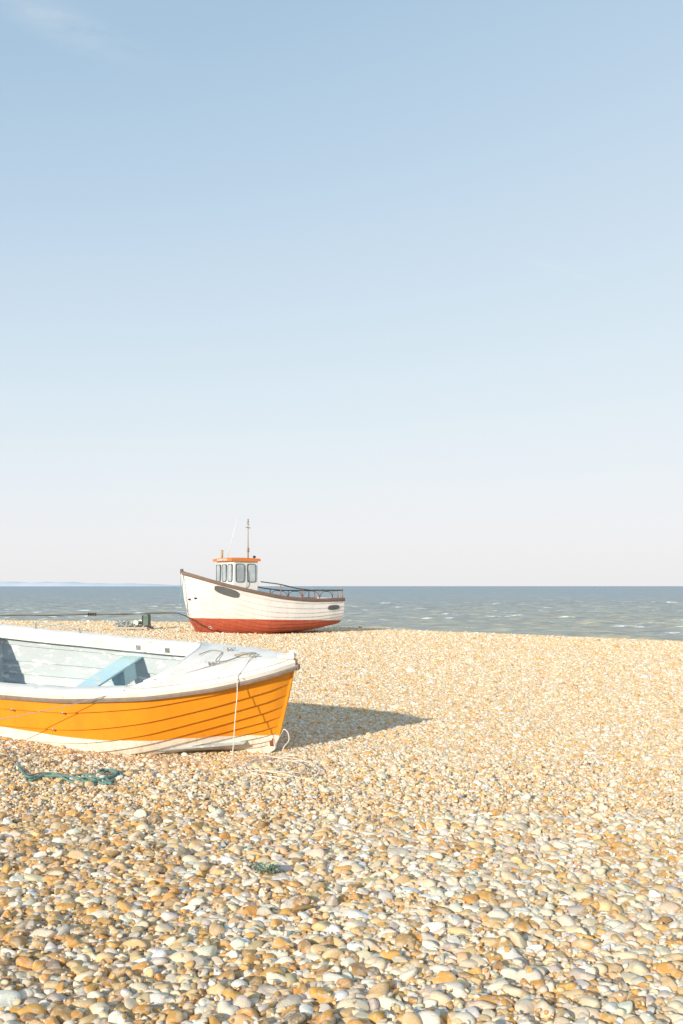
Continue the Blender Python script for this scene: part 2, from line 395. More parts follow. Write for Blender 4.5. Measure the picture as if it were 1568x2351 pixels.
# ------------------------------------------------------------ generic clinker hull
class Hull:
    def __init__(s,L,b,h,k,stem,mid,bow,wl=.45):
        s.L=L;s.b=b;s.h=h;s.k=k;s.stem=stem;s.mid=np.array(mid);s.bow=np.array(bow);s.wl=wl
    def fg(s,t,u):
        w=min(1,t/s.wl); w=w*w*(3-2*w)
        def sm(col):
            a=s.bow[:,col]*(1-w)+s.mid[:,col]*w
            x=u*(len(a)-1); i=min(int(x),len(a)-2); f=x-i
            p0=a[i-1] if i>0 else 2*a[0]-a[1]; p3=a[i+2] if i+2<len(a) else 2*a[-1]-a[-2]
            return .5*(2*a[i]+(a[i+1]-p0)*f+(2*p0-5*a[i]+4*a[i+1]-p3)*f*f+(3*a[i]-p0-3*a[i+1]+p3)*f**3)
        return sm(0),sm(1)
    def p0(s,t,u):
        f,g=s.fg(t,u); S=t*s.L; y=s.b(S)*f; z=s.k(S)+(s.h(S)-s.k(S))*g
        _,g0=s.fg(0,u); z0=s.k(0)+(s.h(0)-s.k(0))*g0; ss=s.stem(z0)
        return np.array([-(ss+t*(s.L-ss)),y,z])
    def P(s,t,u,off=0,side=1):
        p=s.p0(t,u)
        if off:
            e=.004; d1=s.p0(t,min(u+e,1))-s.p0(t,max(u-e,0)); d2=s.p0(min(t+e,1),u)-s.p0(max(t-e,0),u)
            n=np.cross(d1,d2); n/= (np.linalg.norm(n)+1e-9)
            if n[1]<0: n=-n
            p=p+n*off
            if p[1]<0: p[1]=0
        return np.array([p[0],p[1]*side,p[2]])
    def skin(s,mb,n,lap,ts,off=0,u0=0,u1=1):
        fd=lambda t:min(1,t*22+.2)
        for side in(1,-1):
            for i in range(n):
                ua=i/n;ub=(i+1)/n
                if ub<=u0 or ua>=u1: continue
                ua=max(ua,u0);ub=min(ub,u1)
                A=np.array([[s.P(t,ua+(ub-ua)*q,off+lap*(1-q)*fd(t)*(1 if ua>0 else 0),side) for q in(0,.25,.5,.75,1)] for t in ts])
                grid(mb,A if side<0 else A[:,::-1])
                if ua>u0:
                    A=np.array([[s.P(t,ua,off,side),s.P(t,ua,off+lap*fd(t),side)] for t in ts]); grid(mb,A if side<0 else A[:,::-1])
    def sheer(s,ts,side):
        P=[s.P(t,1,0,side) for t in ts]; Nn=[]
        for i,t in enumerate(ts):
            a=P[min(i+1,len(P)-1)]-P[max(i-1,0)]; nn=np.array([a[1],-a[0],0]); nn/=np.linalg.norm(nn)
            if nn[1]*side<0: nn=-nn
            Nn.append(nn)
        return P,Nn
TS=np.concatenate([np.linspace(0,.12,14),np.linspace(.14,1,44)])

# ------------------------------------------------------------ orange boat
psi,phi,th=math.radians(18),math.radians(15),math.radians(1.5)
MO=Matrix.Translation((-.385,9.45,.015))@Matrix.Rotation(-psi,4,'Z')@Matrix.Rotation(th,4,'Y')@Matrix.Rotation(phi,4,'X')
ob=empty("open_boat",MO,"orange and white clinker open boat beached on shingle","boat")
L=4.6
b=table([0,.12,.3,.6,1.2,2,2.8,4,4.6],[0.012,.15,.29,.47,.68,.81,.85,.80,.72],.012)
h=table([0,.6,1.2,2,3,4,4.6],[.935,.855,.81,.785,.815,.89,.94],.05)
k=table([0,.3,1,3,4.6],[.02,-.02,-.04,-.03,.02],.04)
stem=lambda z: .27*max(0,1-z/.935)**1.1+.10*max(0,1-z/.16)**2
HO=Hull(L,b,h,k,stem,[(0,0),(.50,.03),(.80,.10),(.935,.26),(.98,.56),(1,1)],[(0,0),(.21,.12),(.40,.28),(.60,.50),(.80,.75),(1,1)],.42)
mb=MB(); HO.skin(mb,10,.025,TS)
tr=[HO.P(1,u,0,1) for u in np.linspace(0,1,14)]; tl=[HO.P(1,u,0,-1) for u in np.linspace(1,0,14)]
mb.add(tr+tl[:-1],[tuple(range(len(tr)+len(tl)-1))])
mk("hull",mb,m_orange,ob)
def stembar(H,w,dep,ustop,mat,parent,name="keel"):
    mb=MB(); pts=[H.P(0,u,0,1) for u in np.linspace(1,0,14)]; pts+= [H.P(t,0,0,1) for t in np.linspace(.04,ustop,24)]
    pts=[np.array([p[0],0,p[2]]) for p in pts]; vs=[]
    for i,p in enumerate(pts):
        t=pts[min(i+1,len(pts)-1)]-pts[max(i-1,0)]; t/=np.linalg.norm(t)
        o=np.array([-t[2],0,t[0]])
        if i<10 and o[0]<0: o=-o
        if i>=14 and o[2]>0: o=-o
        if 10<=i<14 and (o[0]-o[2])<0: o=-o
        d=dep[0] if i<12 else dep[1]
        vs+=[p-o*.02+np.array([0,-w,0]),p+o*d+np.array([0,-w*.7,0]),p+o*d+np.array([0,w*.7,0]),p-o*.02+np.array([0,w,0])]
    n=len(pts); fs=[(i*4+a,i*4+(a+1)%4,(i+1)*4+(a+1)%4,(i+1)*4+a) for i in range(n-1) for a in range(4)]
    fs+=[(0,1,2,3),(n*4-1,n*4-2,n*4-3,n*4-4)]
    mb.add(vs,fs); return mk(name,mb,mat,parent,smooth=False,bevel=.004)
stembar(HO,.022,(.018,.05),.95,m_orange,ob)
mbw=MB();mbr=MB()
for side in(1,-1):
    P,Nn=HO.sheer(TS,side); U=[(0,0,1)]*len(P)
    prof=[(.0,-.06),(.024,-.052),(.030,-.012),(.018,.004),(-.02,.012),(-.125,.012),(-.14,.004),(-.146,-.10),(-.134,-.102),(-.126,-.004),(0,-.01)]
    sweep(mbw,P,Nn,U,prof,clampy=side)
    sweep(mbr,P,Nn,U,[(-.004,-.092),(.022,-.094),(.040,-.085),(.040,-.062),(.028,-.054),(-.004,-.056)])
mk("gunwale",mbw,m_white,ob,auto=40); mk("rubbing_strake",mbr,m_rub,ob,auto=50)
mb=MB(); box(mb,(.025,0,.867),(.045,.06,.055)); mk("stem_cap",mb,m_rub,ob,smooth=False,bevel=.012)
SD=1.2
deckz=lambda S,v: h(S)+.016+.055*(1-v*v)*min(1,S*1.5)
mb=MB(); rows=[]
for q in np.linspace(0,1,18):
    row=[]
    for v in np.linspace(-1,1,19):
        end=SD-.10*(1-abs(v)**2.5)+.14*abs(v)**4
        S=.05+(end-.05)*q; row.append((-S,(b(S)-.012)*v,deckz(S,v)+(.022 if q>.985 else 0)))
    rows.append(row)
A=np.array(rows); grid(mb,A)
low=A[-1].copy(); low[:,2]-=.07; grid(mb,np.stack([A[-1],low]))
mk("foredeck",mb,m_white,ob,auto=40)
mb=MB(); tube(mb,[(p[0],p[1]*.95,p[2]-.006) for p in A[-1][1:-1]],.013,8); mk("coaming",mb,m_white,ob)
mb=MB(); ti=np.linspace(.10,.86,40); HO.skin(mb,10,-.020,ti,-.04,.1,.9999); mk("inner_lining",mb,m_inner,ob)
mb=MB(); fl=[]
for S in np.linspace(.5,3.95,16): fl.append([(-S,v*b(S)*.80*min(1,S/1.6)**.5,.13) for v in(-1,0,1)])
grid(mb,np.array(fl)); mk("floor",mb,m_inner,ob,smooth=False)
SB=3.78
mb=MB(); rows=[]
for S in np.linspace(SB,4.6,6): rows.append([(-S,(b(S)-.02)*v,h(S)+.016+.02*(1-v*v)) for v in np.linspace(-1,1,9)])
A=np.array(rows); grid(mb,A); low=A[0].copy(); low[:,2]-=.12; low[:,1]*=.98; grid(mb,np.stack([A[0],low]))
for sd in(1,-1):
    c0=[(-SB+.015,sd*b(SB)*.98,h(SB)-.10)]
    arc=[(-SB+.015,sd*(b(SB)*.98-.16+.16*math.sin(a)),h(SB)-.10-.16+.16*math.cos(a)) for a in np.linspace(0,math.pi/2,8)]
    mb.add(c0+arc,[(0,i+1,i+2) if sd>0 else (0,i+2,i+1) for i in range(7)])
mk("stern_deck",mb,m_white,ob,auto=40)
mb=MB(); sec=[HO.P(SB/L,u,-.03,1) for u in np.linspace(0.1,1,12)]; sec2=[HO.P(SB/L,u,-.03,-1) for u in np.linspace(1,.1,12)]
mb.add([(p[0],p[1],p[2]-.02) for p in sec+sec2],[tuple(range(24))]); mk("bulkhead",mb,m_inner,ob,smooth=False)
mb=MB(); box(mb,(-2.14,0,.60),(.22,1.50,.022)); mk("thwart",mb,m_blue,ob,smooth=False,bevel=.005)
mb=MB(); box(mb,(-2.06,.50,.495),(.020,.24,.18)); box(mb,(-2.14,.39,.495),(.16,.018,.18)); mk("thwart_support",mb,m_blue,ob,smooth=False,bevel=.004)
def gp(S,side,inn=.07,up=.012):
    P,Nn=HO.sheer([S/L-.002,S/L,S/L+.002],side); return Vector(P[1])-Vector(Nn[1])*inn+Vector((0,0,up))
mb=MB(); a=gp(3.35,1,.04);c=gp(2.8,1,.04)
pts=[a,a+Vector((.01,0,.045)),a+Vector((.04,0,.06)),(a+c)/2+Vector((0,0,.062)),c+Vector((-.04,0,.06)),c+Vector((-.01,0,.045)),c]
tube(mb,crom(pts,5),.009,8); mk("grab_rail",mb,m_metal,ob)
for S,y in((.42,.0),(.75,.22),(.75,-.2)):
    mb=MB(); z=deckz(S,y/b(S))
    tube(mb,crom([(-S-.02,y,z-.005),(-S-.022,y,z+.02),(-S-.03,y,z+.028),(-S-.06,y,z+.035)],3),.009,8)
    tube(mb,crom([(-S+.02,y,z-.005),(-S+.022,y,z+.02),(-S+.03,y,z+.028),(-S+.06,y,z+.035)],3),.009,8)
    tube(mb,[(-S-.03,y,z+.027),(-S+.03,y,z+.027)],.009,8)
    mk("cleat",mb,m_metal,ob)
mb=MB(); box(mb,(-.07,0,.967),(.16,.075,.03)); box(mb,(-.02,.035,.987),(.07,.012,.05)); box(mb,(-.02,-.035,.987),(.07,.012,.05)); tube(mb,[(-.01,-.035,.992),(-.01,.035,.992)],.016,10)
mk("bow_roller",mb,m_white,ob,smooth=False,bevel=.004)
for S in(1.62,2.0):
    mb=MB(); box(mb,gp(S,1,.148,-.05),(.055,.012,.055)); mk("rowlock_plate",mb,m_metal,ob,smooth=False,bevel=.004)
for t,u in((.43,.90),(.545,.90),(.455,.80)):
    mb=MB(); tube(mb,[HO.P(t,u,.008,-1),HO.P(t,u,.034,-1)],.012,10); mk("bolt",mb,m_metal,ob)
mb=MB(); p=HO.P(0,.06,0,1); box(mb,(p[0]+.015,0,p[2]+.05),(.045,.05,.10)); mk("keel_shoe",mb,m_rust,ob,smooth=False,bevel=.01)

def W(S,y,z): return MO@Vector((-S,y,z))
def groundpt(px,py,lift=.02):
    d=CAMH*F/(py-HZ)
    for _ in range(6):
        z=gzf((px-CX)/F*d,d); d=(CAMH-z-lift)*F/(py-HZ)
    x=(px-CX)/F*d; return Vector((x,d,gzf(x,d)+lift))
dz=lambda S,y: deckz(S,y/b(S))+.01
gw=Vector(HO.P(.088,1,0,-1)); gb=MO@(gw+Vector((0,-.045,.0)))
gr=groundpt(533,1755,.03)
pts=[W(.42,.02,dz(.42,.02)+.02),W(.42,-.08,dz(.42,-.08)),MO@(gw+Vector((.005,.09,.03))),MO@(gw+Vector((0,-.02,.012))),gb+Vector((0,-.004,-.05)),gb+Vector((0,-.008,-.15)),
     gb.lerp(gr,.45)+Vector((.003,0,0)),gb.lerp(gr,.8),gr+Vector((0,0,.03))]
pts+=[groundpt(x,y_,.034) for x,y_ in((545,1768),(610,1770),(690,1774),(722,1757),(660,1740),(590,1744),(570,1760),(640,1764),(705,1744),(650,1730))]
mb=MB(); tube(mb,crom(pts,8),.0048,7); o=mk("mooring_rope",mb,m_rope); tag(o,"thin white rope hanging over the orange boat's bow","rope")
pts=[groundpt(x,y_,.036) for x,y_ in((555,1745),(600,1735),(655,1745),(700,1760),(670,1785),(600,1780),(560,1762),(610,1752),(690,1748),(735,1765),(712,1788),(640,1776),(590,1768),(575,1752),(630,1738),(680,1735))]
mb=MB(); tube(mb,crom(pts,8),.0055,7); o=mk("rope_coil",mb,m_rope); tag(o,"messy coil of pale rope on shingle by the stem","rope")
p=W(.26,0,.12)
pts=[p+Vector((.05,-.03,.03)),p+Vector((.09,-.04,.10)),p+Vector((.13,-.05,.07)),p+Vector((.14,-.06,.0)),p+Vector((.10,-.10,-.05)),groundpt(640,1735,.03),groundpt(600,1750,.03),groundpt(560,1774,.03)]
mb=MB(); tube(mb,crom(pts,8),.0052,7); o=mk("bow_rope",mb,m_rope); tag(o,"white rope looped around the orange boat's stem","rope")
pts=[W(.42,.0,dz(.42,0)+.03),W(.5,.06,dz(.5,.06)+.02),W(.60,.02,dz(.6,.02)+.01),W(.55,-.06,dz(.55,-.06)+.03),W(.45,-.03,dz(.45,0)+.05),W(.40,.05,dz(.4,.05)+.02),W(.52,.12,dz(.52,.12)),W(.62,-.10,dz(.62,-.10)),W(.72,-.16,dz(.72,-.16)+.02),W(.8,.14,dz(.8,.14)),W(.95,.24,dz(.95,.24)),W(1.0,.05,dz(1.0,.05)+.01)]
mb=MB(); tube(mb,crom(pts,8),.0048,6); o=mk("deck_cord",mb,simple("dull_cord",(.42,.37,.30),.9)); tag(o,"thin pale cord tangled on the boat's foredeck","cord")
a=W(.55,-.1,dz(.55,-.1)+.02); bq=Vector((-4.3,8.55,.25)); pts=[a.lerp(bq,t)+Vector((0,0,-.10*math.sin(math.pi*t))) for t in np.linspace(0,1,20)]
mb=MB(); tube(mb,pts,.0036,6); o=mk("mooring_line",mb,simple("thin_grey_line",(.36,.34,.34),.6)); tag(o,"thin grey line running from foredeck down to shingle","line")
ropes=[([(48,1768),(62,1785),(95,1783),(140,1782),(178,1788),(205,1797),(250,1786),(268,1775),(240,1768),(225,1772)],.013,m_grope,"frayed_rope"),
 ([(40,1758),(52,1775),(70,1792),(120,1776),(165,1796),(200,1786),(240,1800),(262,1790)],.010,m_grope,"frayed_rope"),
 ([(150,1790),(190,1778),(230,1790),(255,1800),(235,1776),(262,1768),(280,1782)],.009,m_grope,"frayed_rope"),
 ([(10,1720),(25,1745),(45,1765),(60,1790)],.007,m_wood,"rope_end"),([(60,1783),(100,1775),(150,1779),(200,1778),(270,1776),(330,1768)],.007,m_wood,"rope_end")]
for pp,rad,mt,nm in ropes:
    pts=[groundpt(x,y,.036+.010*(i%2)) for i,(x,y) in enumerate(pp)]; mb=MB(); tube(mb,crom(pts,7),rad,6)
    o=mk(nm,mb,mt); tag(o,"faded green rope lying tangled on the shingle" if nm=="frayed_rope" else "thin brown rope end trailing over the pebbles","rope")

# ------------------------------------------------------------ white fishing boat
m_wh=hullmat("white_clinker_paint",(.82,.79,.76),(.58,.125,.065),.66,.03,(.64,.55,.48),(.40,.10,.055),.5,.68)
m_wpaint=paint("wheelhouse_white_paint",(.84,.83,.80),(.5,.45,.38),.3,.4,3)
m_brown=simple("brown_rubbing_strake",(.22,.15,.12),.7,0,8)
m_roof=paint("orange_roof_paint",(.76,.22,.035),(.5,.14,.05),.3,.45,4)
m_glass=NT("window_glass"); m_glass.b.inputs["Roughness"].default_value=.08; m_glass.b.inputs["Specular IOR Level"].default_value=.8
n_=m_glass.noise(2,2,m_glass.coord()); m_glass.l.new(m_glass.ramp(n_.outputs[0],[(.3,(.28,.33,.36)),(.7,(.50,.56,.60))]).outputs[0],m_glass.b.inputs["Base Color"]); m_glass=m_glass.m
m_frame=simple("dark_window_rubber",(.07,.10,.12),.5)
m_patch=simple("dark_grey_pad",(.13,.135,.14),.75,0,6)
m_post=simple("faded_orange_post",(.40,.17,.10),.6)
MWB=Matrix.Translation((-5.02,31.35,-.06))@Matrix.Rotation(math.radians(215),4,'Z')
wb=empty("fishing_boat",MWB,"white clinker fishing boat with red bottom and orange roofed wheelhouse","boat")
LW=5.62
bw=table([0,.12,.4,.8,1.5,2.5,3.5,5,5.75],[.02,.15,.38,.62,.90,1.06,1.10,1.0,.86],.012)
hw=table([0,.7,1.5,3,4.2,5.75],[2.11,1.86,1.63,1.33,1.23,1.25],.05)
kw=table([0,.6,1.4,2.4,3.0,4.4,5.75],[.16,.06,.02,.0,.08,.16,.36],.025)
stw=lambda z: np.interp(z,[.0,.16,.3,.5,.7,1.2,2.11],[.95,.72,.5,.34,.24,.12,0])
HW=Hull(LW,bw,hw,kw,lambda z: float(stw(z)),[(0,0),(.42,.04),(.74,.14),(.90,.34),(.97,.62),(1,1)],[(0,0),(.22,.15),(.42,.33),(.62,.55),(.81,.78),(1,1)],.55)
mb=MB(); HW.skin(mb,13,.024,TS)
tr=[HW.P(1,u,0,1) for u in np.linspace(0,1,14)]; tl=[HW.P(1,u,0,-1) for u in np.linspace(1,0,14)]
mb.add(tr+tl[:-1],[tuple(range(len(tr)+len(tl)-1))]); mk("hull",mb,m_wh,wb)
stembar(HW,.04,(.03,.10),.60,m_wh,wb)
mbr=MB()
for side in(1,-1):
    P,Nn=HW.sheer(TS,side); U=[(0,0,1)]*len(P)
    sweep(mbr,P,Nn,U,[(-.01,-.10),(.035,-.10),(.045,-.085),(.045,-.01),(.03,.015),(-.10,.015),(-.10,-.02),(-.01,-.03)],clampy=side)
mk("rubbing_strake",mbr,m_brown,wb,auto=40)
mb=MB(); box(mb,(.01,0,2.13),(.09,.09,.14)); mk("stem_head",mb,m_brown,wb,smooth=False,bevel=.02)
mb=MB(); A=np.array([[(-S,bw(S)*.97*v,hw(S)-.12) for v in(-1,-.5,0,.5,1)] for S in np.linspace(.1,LW-.02,20)]); grid(mb,A); mk("deck",mb,simple("grey_deck_paint",(.4,.42,.42),.7),wb,smooth=False)
def pad(t0,t1,u0,u1,n=30):
    mb=MB(); tc,uc=(t0+t1)/2,(u0+u1)/2; rings=[]
    for rr_ in(0.02,.5,1,1.0):
        ring=[]
        for k_ in range(n):
            a=2*math.pi*k_/n; ca,sa=math.cos(a),math.sin(a)
            x=math.copysign(abs(ca)**.75,ca);y=math.copysign(abs(sa)**.6,sa)
            ring.append(HW.P(tc+(t1-t0)/2*x*rr_,uc+(u1-u0)/2*y*rr_,.038 if len(rings)<3 else -.01,1))
        rings.append(ring)
    vs=sum(rings,[]); fs=[tuple(range(n))]+[(r_*n+k_,(r_+1)*n+k_,(r_+1)*n+(k_+1)%n,r_*n+(k_+1)%n) for r_ in range(3) for k_ in range(n)]
    mb.add(vs,fs); return mk("hull_pad",mb,m_patch,wb,auto=50)
pad(.145,.275,.845,.950); pad(.865,.955,.80,.885)
for t,u in((.02,.62),(.05,.66)):
    p=HW.P(t,u,.02,1); mb=MB(); box(mb,p,(.09,.05,.05)); mk("fairlead",mb,m_dark,wb,smooth=False,bevel=.01)
S0,S1_,WY,ZB,ZT=1.5,2.42,.59,1.33,2.48
wh=MB()
vs=[(-S0,-WY,ZB),(-S0,WY,ZB),(-S1_,WY,ZB),(-S1_,-WY,ZB),(-S0-.03,-WY+.02,ZT),(-S0-.03,WY-.02,ZT),(-S1_,WY-.02,ZT),(-S1_,-WY+.02,ZT)]
wh.add(vs,[(0,1,5,4),(1,2,6,5),(2,3,7,6),(3,0,4,7),(4,5,6,7),(3,2,1,0)])
who=mk("wheelhouse",wh,m_wpaint,wb,smooth=False,bevel=.02)
rf=MB()
rx=np.linspace(-S1_-.06,-S0+.08,7); ry=np.linspace(-WY-.06,WY+.06,9)
topA=np.array([[(x,y,2.55+.035*(1-(y/(WY+.08))**2)-.02*((x+2)/.6)**2) for y in ry] for x in rx])
botA=topA.copy(); botA[:,:,2]=2.46
grid(rf,topA[:,::-1]); grid(rf,botA)
for e1,e2 in((topA[0],botA[0]),(botA[-1],topA[-1]),(botA[:,0],topA[:,0]),(topA[:,-1],botA[:,-1])): grid(rf,np.stack([e1,e2]))
mk("roof",rf,m_roof,who,smooth=False)
def window(kind,c,w,hh):
    n=32; out=[]
    for k_ in range(n):
        a=2*math.pi*k_/n; ca,sa=math.cos(a),math.sin(a)
        out.append((math.copysign(abs(ca)**.34,ca),math.copysign(abs(sa)**.25,sa)))
    def to(a,bv,o):
        if kind=='side': return (c[0]+a,c[1]+o,c[2]+bv)
        if kind=='far': return (c[0]-a,c[1]-o,c[2]+bv)
        if kind=='front': return (c[0]+o,c[1]+a,c[2]+bv)
        return (c[0]-o,c[1]-a,c[2]+bv)
    g=MB(); g.add([to(x*w/2,y*hh/2,.010) for x,y in out],[tuple(range(n))])
    f=MB(); ring=lambda e,o:[to(x*(w/2+e),y*(hh/2+e),o) for x,y in out]
    vs=ring(-.004,.008)+ring(-.004,.022)+ring(.012,.022)+ring(.016,-.03)
    f.add(vs,[(q*n+k_,q*n+(k_+1)%n,(q+1)*n+(k_+1)%n,(q+1)*n+k_) for q in range(3) for k_ in range(n)])
    wo=mk("window",g,m_glass,who,smooth=False); mk("frame",f,m_frame,wo,smooth=False)
for s_ in(-1.75,-2.17):
    window('side',(s_,WY-.004,2.08),.29,.57); window('far',(s_,-WY+.004,2.08),.29,.57)
for y_ in(-.39,0,.39): window('front',(-S0-.004,y_,2.08),.26,.54)
window('back',(-S1_,-.3,2.05),.34,.5)
mb=MB(); tube(mb,crom([(-1.95,WY+.01,2.2),(-1.97,WY+.05,2.15),(-1.98,WY+.05,1.75),(-1.98,WY+.01,1.6)],5),.012,6); mk("handrail",mb,m_metal,who)
cu=bpy.data.curves.new("name","FONT"); cu.body="ELIZABETH JANE"; cu.size=.088; cu.align_x='CENTER'; cu.align_y='CENTER'; cu.extrude=.004; cu.offset=.0015
to_=bpy.data.objects.new("t",cu); scene.collection.objects.link(to_); bpy.context.view_layer.update()
me=bpy.data.meshes.new_from_object(to_.evaluated_get(bpy.context.evaluated_depsgraph_get())); bpy.data.objects.remove(to_)
me.materials.clear(); me.materials.append(simple("white_lettering",(.8,.8,.78),.5))
lt=link(bpy.data.objects.new("lettering",me)); lt.parent=who; lt.location=(-S0+.084,0,2.505); lt.rotation_euler=(math.radians(90),0,math.radians(90)); lt["label"]="white painted name ELIZABETH JANE"
mb=MB(); mx_=-2.22;my_=.28
tube(mb,[(mx_,my_,2.5),(mx_,my_,3.2),(mx_,my_,3.76)],[.024,.018,.014],8)
tube(mb,[(mx_-.16,my_-.13,3.56),(mx_+.16,my_+.13,3.56)],.012,6); tube(mb,[(mx_,my_,3.72),(mx_,my_,3.84)],.030,8); tube(mb,[(mx_-.08,my_-.06,3.66),(mx_+.08,my_+.06,3.68)],.010,6)
tube(mb,[(mx_-.02,my_-.03,2.76),(mx_-.02,my_-.03,2.90)],.042,8)
mk("mast",mb,simple("weathered_mast",(.40,.33,.24),.7),who)
mb=MB(); tube(mb,[(-1.72,-.20,2.56),(-1.90,.12,3.86)],[.012,.005],6); mk("aerial",mb,m_wpaint,who)
mb=MB(); tube(mb,[(-1.62,-.38,2.54),(-1.62,-.38,2.70),(-1.62,-.38,2.84)],[.035,.038,.045],10); mk("exhaust_pipe",mb,simple("yellowed_pipe",(.50,.36,.18),.6),who)
mb=MB(); tube(mb,[(-2.36,.43,2.55),(-2.36,.43,2.60)],.025,8); tube(mb,[(-2.32,.48,2.61),(-2.42,.38,2.61)],.036,10); mk("deck_lamp",mb,m_dark,who)
rz=table([2.5,3.1,3.6,4.3,5.2,5.75],[1.80,1.69,1.58,1.51,1.50,1.53],.03)
m_rail=simple("dark_green_grey_rail",(.07,.095,.085),.6)
SE=LW-.05
for side in(1,-1):
    mb=MB(); tube(mb,[(-S,side*((bw(S)-.04) if S>2.9 else (.62+(bw(2.9)-.66)*(S-2.5)/.4)),rz(S)) for S in np.linspace(2.5,SE+.02,26)],.019,8)
    if side>0: tube(mb,[(-SE-.01,v*(bw(SE)-.04),rz(SE)) for v in np.linspace(-1,1,8)],.019,8)
    mk("rail",mb,m_rail,wb)
    for S in(3.0,3.85,4.55,5.1,5.35,SE):
        mb=MB(); y_=side*(bw(S)-.04); tube(mb,[(-S,y_,hw(S)-.02),(-S,y_,rz(S))],.016,8); mk("rail_post",mb,m_post,wb)
    SS=[3.85,4.55,5.1]
    for a_,c_ in zip(SS[:-1],SS[1:]):
        mb=MB(); pts=[]
        for q in np.linspace(0,1,9):
            S=a_+(c_-a_)*q; pts.append((-S,side*(bw(S)-.03),hw(S)+.05+(rz(S)-hw(S)-.08)*(1-abs(2*q-1)**4) ))
        tube(mb,pts,.009,6); mk("rail_hoop",mb,m_rail,wb)
mb=MB(); tube(mb,[(-4.9,.5,1.53),(-5.5,-.5,1.60)],.022,8); mk("boat_hook",mb,m_metal,wb)

def WW(S,y,z): return MWB@Vector((-S,y,z))
p1=WW(.05,.03,2.11); hk=WW(-.28,.25,.82); st0=WW(.22,.03,.74)
mb=MB(); tube(mb,crom([p1,p1.lerp(hk,.5)+Vector((.03,0,0)),hk],6),.010,6); tube(mb,crom([WW(.0,-.05,2.03),WW(-.05,.0,1.43),st0],6),.008,6)
o=mk("bow_line",mb,simple("blue_grey_line",(.26,.42,.46),.8)); tag(o,"blue grey line hanging from the fishing boat's bow","rope")
mb=MB(); far=Vector((-17.0,32.2,.66)); pts=[hk.lerp(far,t)+Vector((0,0,-.05*math.sin(math.pi*t))) for t in np.linspace(0,1,30)]
tube(mb,pts,.015,7); tube(mb,[p+Vector((0,0,.024*math.sin(i*1.1))) for i,p in enumerate(pts)],.008,6)
kn=hk.lerp(far,.228)
for q in range(4): tube(mb,[kn+Vector((.07*q-.12,0,0))+Vector((.02*math.cos(a),.04*math.cos(a),.04*math.sin(a)-.025)) for a in np.linspace(0,6.28,10)],.014,6)
cp=WW(.75,.28,.34)
tube(mb,crom([hk,WW(.12,.2,.68),WW(.5,.32,.42),cp],6),.016,7)
o=mk("mooring_cable",mb,m_cable); tag(o,"dark taut mooring rope with a knot at its middle","mooring rope")
mb=MB(); tube(mb,crom([cp,cp+Vector((.08,-.02,.03)),cp+Vector((.16,-.02,.0)),cp+Vector((.08,-.02,-.04))],4),.018,6,closed=True); o=mk("shackle",mb,m_metal); tag(o,"galvanised shackle hanging at the fishing boat's forefoot","shackle")

# ------------------------------------------------------------ winch gear on the beach crest
gx,gy=-7.0,33.6; gzz=gzf(gx,gy)
wn=empty("beach_winch",Matrix.Translation((gx,gy,gzz+.02))@Matrix.Rotation(math.radians(-8),4,'Z'),"small grey green beach winch on a timber skid with nets","winch")
m_skid=simple("bleached_timber",(.5,.45,.38),.85,0,14)
mb=MB()
for y_ in(-.3,.3): box(mb,(0,y_,.06),(1.15,.07,.08))
for x_ in(-.45,-.15,.15,.45): box(mb,(x_,0,.12),(.06,.75,.04))
mk("skid",mb,m_skid,wn,smooth=False,bevel=.01)
mb=MB(); box(mb,(.43,0,.30),(.22,.28,.32)); tube(mb,[(.43,-.14,.45),(.43,.14,.45)],.108,16); box(mb,(.34,-.16,.28),(.025,.04,.40)); mk("housing",mb,simple("grey_green_paint",(.12,.18,.15),.6),wn,smooth=False,bevel=.012)
mb=MB(); tube(mb,[(.14,-.22,.24),(.14,.22,.24)],.05,14); tube(mb,[(.14,-.23,.24),(.14,-.21,.24)],.09,16); tube(mb,[(.14,.21,.24),(.14,.23,.24)],.09,16); mk("drum",mb,m_metal,wn,auto=40)
mb=MB()
for q in range(26):
    x0=-.6+.045*q*.62; pts=[(x0+.03*math.sin(q+a*3),-.35+.7*a,.15+.12*math.sin(math.pi*a)*(.6+.4*math.sin(q*1.3))) for a in np.linspace(0,1,8)]
    tube(mb,pts,.010,5)
for q in range(7):
    pts=[(-.62+.7*a,-.33+.11*q,.18+.07*math.sin(q+a*7)) for a in np.linspace(0,1,10)]; tube(mb,pts,.010,5)
mk("net",mb,simple("grey_green_net",(.48,.54,.50),.9),wn)

# ------------------------------------------------------------ small things in the shingle
def topz(x,y):
    ix=int((x-X0)/cell); iy=int((y-Y0)/cell)
    return gzf(x,y)-ZOFF+(float(H[iy,ix]) if 0<=ix<nx and 0<=iy<ny else .02)
x,y=-.41,5.45; z=topz(x,y)
mb=MB()
for q in range(36):
    a=q*2.4; rr_=.014+.045*(q/36); tilt=.3+.9*(q/36); L_=.030+.020*random.random(); w_=.017
    base=Vector((x+rr_*math.cos(a)*.5,y+rr_*math.sin(a)*.5,z+.024)); d=Vector((math.cos(a)*math.sin(tilt),math.sin(a)*math.sin(tilt),math.cos(tilt))); sd=Vector((-math.sin(a),math.cos(a),0)); nn=d.cross(sd)
    vs=[]
    for i in range(6):
        t=i/5; wv=w_*math.sin(math.pi*min(1,.15+.8*t))
        for j,v in enumerate((-1,-.5,0,.5,1)):
            vs.append(base+d*(L_*1.6*t)+sd*wv*v+nn*(.007*math.sin(i*2.3+j*2+q))-Vector((0,0,.015*t*t)))
    mb.add(vs,[(i*5+j,i*5+j+1,(i+1)*5+j+1,(i+1)*5+j) for i in range(5) for j in range(4)])
o=mk("sea_kale",mb,simple("grey_green_leaf",(.52,.62,.46),.8)); tag(o,"small crinkled grey green sea kale among pebbles","plant")
x,y=-.19,4.85; z=topz(x,y)+.012
